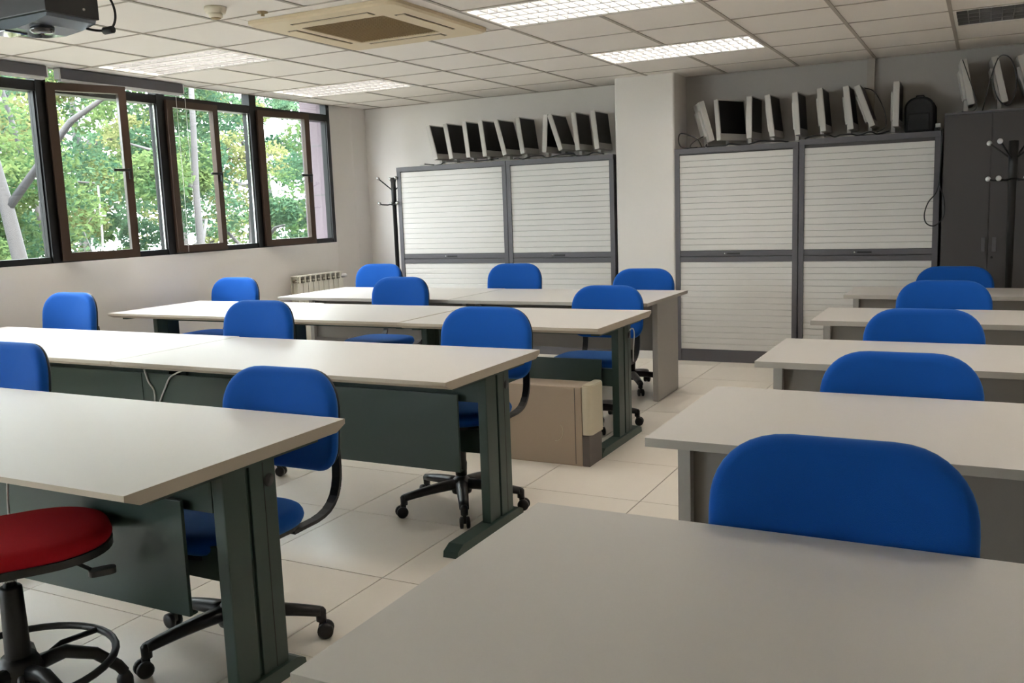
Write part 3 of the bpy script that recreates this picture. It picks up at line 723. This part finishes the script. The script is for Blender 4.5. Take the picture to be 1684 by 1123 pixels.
# (x centre, y of back, top z, yaw deg, label)
chairs = [(-.243, 1.86, .920, 0, 'largest blue chair back, behind the foreground right desk'),
 (-.240, 3.27, .874, 0, 'blue chair between the second and third desks of the right column'),
 (-.240, 4.50, .882, 0, 'blue chair between the third and fourth desks of the right column'),
 (-.208, 5.82, .899, 0, 'blue chair between the two farthest desks of the right column'),
 (-.192, 7.17, .885, 0, 'farthest blue chair of the right column, before the dark cupboard'),
 (-2.165, 2.43, .875, 0, 'blue chair at the right end of the nearest left desk, seat and side bar visible'),
 (-3.74, 2.50, .898, 0, 'blue chair cut by the left picture edge, behind the nearest left desk'),
 (-2.168, 3.93, .921, 0, 'blue chair at the right end of the second row, star base visible beneath'),
 (-3.66, 3.96, .930, 0, 'blue chair at the middle of the second row'),
 (-5.38, 4.05, .950, 0, 'blue chair at the left of the second row, by the window wall'),
 (-2.216, 5.68, .870, 0, 'blue chair at the right end of the third row, above the computer tower'),
 (-3.905, 5.75, .918, 0, 'blue chair at the middle of the third row'),
 (-5.53, 5.72, .913, 0, 'blue chair at the left of the third row, by the window wall'),
 (-4.885, 6.86, .945, 0, 'leftmost blue chair of the back row, near the corner'),
 (-3.505, 6.86, .941, 0, 'middle blue chair of the back row, before the left cabinets'),
 (-2.375, 6.86, .897, 0, 'blue chair of the back row in front of the pillar')]
base_rot = {5: .15, 7: .35}
for k, (x, yb, top, yaw, lab) in enumerate(chairs):
    loc = (x, yb-.33, 0)
    if k == 0: r = CH; r.location = loc; r['label'] = lab
    else: r = dup(CH, loc, 0, lab)
    r['group'] = 'blue swivel chairs of the right column' if k < 5 else 'blue swivel chairs of the left rows'
    dz = top-.885; r.rotation_euler = (0, 0, math.radians(yaw)); r['_dz'] = dz
for ch in [o for o in C.objects if o.get('label', '').startswith('blue chair at the right end of the nearest left')][0].children:
    if ch.name.startswith('base_leg'): ch.rotation_euler.z += math.radians(19)
bpy.context.view_layer.update()
for r in [o for o in C.objects if o.name.startswith('swivel_chair')]:
    dz = r['_dz']; del r['_dz']
    for ch in r.children:
        nm = ch.name.split('.')[0]
        if nm in ('seat', 'seat_pan', 'backrest', 'back_shell', 'back_bar', 'lever', 'back_bar_bracket'): ch.location.z += dz
        if nm == 'column': ch.scale.z = 1; ch.location.z = dz*.55

# ================================================================ RED STOOL
t = thing('stool', 'red swivel stool with black foot ring at the bottom left', 'stool', (-2.378, 1.50, 0), math.radians(-33))
bm = B(); cushion(bm, rrect(.42, .54, (.18, .18, .18, .18), 10), .06, plane='xy'); obj('seat', bm, 'red', t, (0, 0, .53))
bm = B(); prism(bm, rrect(.42, .54, (.18, .18, .18, .18), 10), 'z', .492, .514); bx(bm, -.09, .09, -.09, .09, .472, .492, bev=.004); obj('seat_pan', bm, 'black', t)
bm = B(); lathe(bm, [(.018, .40), (.018, .475)], n=14); obj('piston', bm, 'chrome', t)
bm = B(); lathe(bm, [(.042, .10), (.042, .12), (.034, .2), (.030, .40), (.026, .405)], n=18); obj('column', bm, 'black', t)
bm = B(); lathe(bm, [(.05, .10), (.062, .12), (.062, .17), (.045, .20)], n=20); obj('hub', bm, 'black', t)
for k in range(5):
    a = 2*PI*k/5+.5; ca, sa = math.cos(a), math.sin(a)
    bm = B(); P = [(.04, .16), (.12, .17), (.20, .135), (.26, .075), (.275, .05)]
    tube(bm, [(r_*ca, r_*sa, z) for r_, z in P], [.024, .02, .018, .017, .016], 10); lg = obj('base_leg', bm, 'black', t)
    bm = B(); lathe(bm, [(.02, .0), (.024, .004), (.024, .03), (.014, .05)], n=14, cx=.275*ca, cy=.275*sa); obj('glide', bm, 'black', lg)
bm = B(); tube(bm, [(.25*math.cos(2*PI*i/40), .25*math.sin(2*PI*i/40), .17) for i in range(40)], .011, 8, closed=True); fr_ = obj('foot_ring', bm, 'blackmetal', t)
for k in range(3):
    a = 2*PI*k/3; bm = B(); tube(bm, [(.04*math.cos(a), .04*math.sin(a), .15), (.13*math.cos(a), .13*math.sin(a), .18), (.247*math.cos(a), .247*math.sin(a), .17)], .009, 8); obj('ring_spoke', bm, 'blackmetal', fr_)
bm = B(); tube(bm, [(0, .07, .478), (0, .14, .455), (0, .205, .405)], .006, 8)
prism(bm, [(x, y+.235) for x, y in rrect(.04, .075, (.018,)*4, 5)], 'z', .385, .402); obj('lever', bm, 'black', t)

# ================================================================ COMPUTER TOWER
t = thing('computer_tower', 'beige computer tower on the floor between the second and third rows', 'computer', (-1.9, 4.52, 0))
bm = B(); bx(bm, -.44, .0, -.09, .09, .0, .435, bev=.006); obj('case', bm, 'pc', t)
bm = B(); bx(bm, -.04, -.037, -.0925, -.089, .01, .43); obj('side_seam', bm, 'pcdark', t)
bm = B(); out = rrect(.055, .19, (.03, .012, .012, .03), 6)
prism(bm, [(x+.03, y) for x, y in out], 'z', .175, .44); prism(bm, [(x*.9+.03, y*.95) for x, y in out], 'z', .44, .447); obj('front_door', bm, 'pcfront', t)
bm = B(); bx(bm, .0, .042, -.088, .09, .0, .175, bev=.004); obj('lower_front', bm, 'pcdark', t)
bm = B()
tube(bm, [(-.16+.05*math.cos(a), -.0905, .185+.055*math.sin(a)) for a in [math.radians(d) for d in range(-90, 60, 15)]], .0025, 6); obj('side_grip', bm, 'pcfront', t)

# ================================================================ PROJECTOR
t = thing('projector', 'glossy projector in a black ceiling box at the top left corner', 'projector', (-3.42, 2.54, 2.2))
bm = B(); bx(bm, -.22, .22, -.12, .12, .0, .16, bev=.004); obj('box', bm, 'black', t)
bm = B(); bx(bm, -.05, .05, -.05, .05, .16, .306); obj('ceiling_mount', bm, 'black', t)
bm = B()
prof = [(-.20, -.001), (-.19, -.022), (-.10, -.034), (.02, -.040), (.12, -.030), (.20, -.014), (.205, -.001)]
prism(bm, prof, 'y', -.105, .115); obj('projector_body', bm, 'projmetal', t)
bm = B(); bx(bm, -.17, -.06, -.10, .0, -.041, -.028, bev=.004); obj('lamp_cover', bm, 'lens', t)
bm = B(); lathe(bm, [(.045, -.028), (.045, -.050), (.034, -.056)], n=24, cx=.07, cy=-.03); obj('lens', bm, 'lens', t)
bm = B(); lathe(bm, [(.006, -.002), (.006, .002)], n=10, axis='x', c=(.22, .05, .03)); obj('screw', bm, 'chrome', t)
cable([(-3.19, 2.665, 2.34), (-3.155, 2.69, 2.27), (-3.155, 2.70, 2.21), (-3.19, 2.70, 2.17), (-3.24, 2.68, 2.168), (-3.27, 2.65, 2.175)], .005, 'black power lead curving down beside the projector box')
bm = B(); lathe(bm, [(.010, -.03), (.015, -.024), (.015, .024), (.010, .03)], n=12, axis='x', c=(-3.20, 2.70, 2.168)); tag(obj('cable_plug', bm, 'cable'), 'black plug on the lead under the projector box', 'plug')

# ================================================================ OUTSIDE
bm = B(); bx(bm, -70, -6.5, -30, 70, -3.2, -3.0); struct('ground', bm, 'grass')
bm = B(); bx(bm, -6.5, 12, -12, 30, -3.2, -.2); t = struct('building_base', bm, 'facade')
t = thing('building_wing', 'pale pink wall of the building outside the right end of the windows', 'building', (-6.25, 7.65, -3.0))
bm = B(); bx(bm, -.11, .168, .0, .9, 0, 9.0); obj('wall', bm, 'pink', t)
for z_ in (4.6, 5.1, 5.6):
    bm = B(); bx(bm, -.11, .168, -.003, .0, z_, z_+.012); obj('wall_joint', bm, 'tall', t)
rnd = random.Random(11)
def tree(x, y, h, trunk_r, crown, label, leaf, lean=(0, 0), nleaf=9000, spread=2.4, zlow=-.5, lsize=.13, cat='tree', branches=6, off=(0, 0), bark='bark', zmin=None):
    t = thing('tree', label, cat, (x, y, -3.0), 0, 'trees outside the windows')
    bm = B(); P = []; N = 8; top = h*.8
    for i in range(N):
        u = i/(N-1); P.append((lean[0]*u+.12*math.sin(u*7+x), lean[1]*u+.12*math.cos(u*5+y), top*u))
    tube(bm, P, [trunk_r*(1-.6*i/(N-1)) for i in range(N)], 10); obj('trunk', bm, bark, t)
    cs = []
    for k in range(branches):
        u = .35+.6*k/branches; i = int(u*(N-1)); s = Vector(P[i]); a = rnd.uniform(0, 2*PI); L = spread*rnd.uniform(.6, 1.0)
        e = s+Vector((math.cos(a)*L, math.sin(a)*L, rnd.uniform(.2, 1.2))); m = (s+e)/2+Vector((rnd.uniform(-.2, .2), rnd.uniform(-.2, .2), .25))
        bm = B(); tube(bm, [s, m, e], [trunk_r*.38, trunk_r*.28, trunk_r*.12], 7); obj('branch', bm, bark, t); cs += [e, m]
    bm = B(); verts = []; faces = []
    me = bpy.data.meshes.new('foliage')
    blobs = [(Vector((off[0]+rnd.gauss(0, spread*.6), off[1]+rnd.gauss(0, spread*.6), rnd.uniform(zlow+3, h+.5))), rnd.uniform(.35, .85)) for _ in range(crown)]
    if off == (0, 0): blobs += [(c, .7) for c in cs]
    bm.free()
    for _ in range(nleaf):
        c, r_ = rnd.choice(blobs); d = Vector((rnd.gauss(0, 1), rnd.gauss(0, 1), rnd.gauss(0, 1))).normalized()*r_*rnd.uniform(.5, 1)**.5
        p = c+Vector((d.x, d.y, d.z*.7)); a = Vector((rnd.gauss(0, 1), rnd.gauss(0, 1), rnd.gauss(0, .6))).normalized(); b2 = a.cross(Vector((rnd.gauss(0, 1), rnd.gauss(0, 1), rnd.gauss(0, 1)))).normalized()
        s = lsize*rnd.uniform(.6, 1.3); i0 = len(verts)
        nrm = a.cross(b2)*s*.12
        verts += [p, p+a*s*.5+b2*s*.28+nrm, p+a*s, p+a*s*.5-b2*s*.28+nrm]; faces += [(i0, i0+1, i0+2, i0+3)]
    me.from_pydata(verts, [], faces); me.materials.append(M[leaf])
    o = bpy.data.objects.new('foliage', me); C.objects.link(o); o.parent = t; o['kind'] = 'stuff'
    return t
M['bark_pale'] = mat('bark_pale', srgb(84, 84, 86), .9, var=.3, vscale=5, bump=.6, bscale=12)
# trunks seen first, their crowns leaning away from the building
tree(-9.0, 7.02, 8, .12, 20, 'tree with a thick pale grey trunk at the far left window', 'leaf1', (.1, -1.35), 14000, 1.5, lsize=.09, off=(-2.6, -.2), branches=4, zlow=1.0)
tree(-12, 9.55, 8, .075, 18, 'tree with a slim bluish grey trunk right of the thick leftmost trunk', 'leaf3', (0, -1.35), 12000, 1.6, lsize=.10, off=(-2.2, .3), branches=3)
tree(-12, 9.42, 6.2, .035, 10, 'thin white stemmed tree behind the open left casement', 'leaf2', (.1, .1), 6000, 1.2, lsize=.09, off=(-1.6, .4), branches=4, bark='bark_pale')
tree(-11.5, 11.3, 8.5, .10, 18, 'tree with a dark upright trunk behind the second window bay', 'leaf1', (0, -.1), 13000, 1.6, lsize=.10, off=(-2.4, .3), branches=4, zlow=0)
tree(-12.5, 13.4, 8, .11, 18, 'dense green tree between the second and third window bays', 'leaf2', (.1, .2), 14000, 1.7, lsize=.10, off=(-1.5, .6), branches=5)
tree(-12.5, 16.4, 7.5, .10, 20, 'leafy tree filling the right hand casement', 'leaf1', (.2, -.4), 15000, 1.8, lsize=.11)
tree(-20, 13.5, 9.5, .2, 30, 'broad tree far behind the leftmost window', 'leaf2', (.2, .2), 16000, 2.8, lsize=.14)
tree(-20, 18.5, 10, .2, 30, 'broad tree far behind the middle windows', 'leaf3', (.2, .2), 16000, 2.8, lsize=.14)
tree(-18, 23.5, 10, .2, 30, 'broad tree far behind the rightmost window', 'leaf2', (.2, .2), 16000, 2.8, lsize=.14)
tree(-27, 21, 12, .25, 34, 'large hazy tree at the very back of the garden', 'leaf1', (0, 0), 16000, 4, lsize=.2)
tree(-27, 30, 12, .25, 34, 'large tree at the back right of the garden', 'leaf2', (0, 0), 16000, 4, lsize=.2)
tree(-26, 14, 12, .25, 34, 'large tree at the back left of the garden', 'leaf3', (0, 0), 16000, 4, lsize=.2)
# the same planting goes on along the facade behind the camera
for k_, (x_, y_) in enumerate([(-12.5, 3.6), (-12.0, -.6), (-13.5, -5.0), (-19, 1.5), (-19.5, 7.5), (-20, -5.5)]):
    tree(x_, y_, 9, .13, 24, ['bushy garden tree left of the picture, nearest to the facade', 'bushy garden tree left of the camera', 'bushy garden tree behind the camera, near the facade', 'broad garden tree well left of the picture',
        'broad garden tree just left of the picture', 'broad garden tree far behind the camera'][k_], 'leaf1' if k_ % 2 else 'leaf2', (.2, .2), 9000, 2.2, lsize=.18, branches=4)
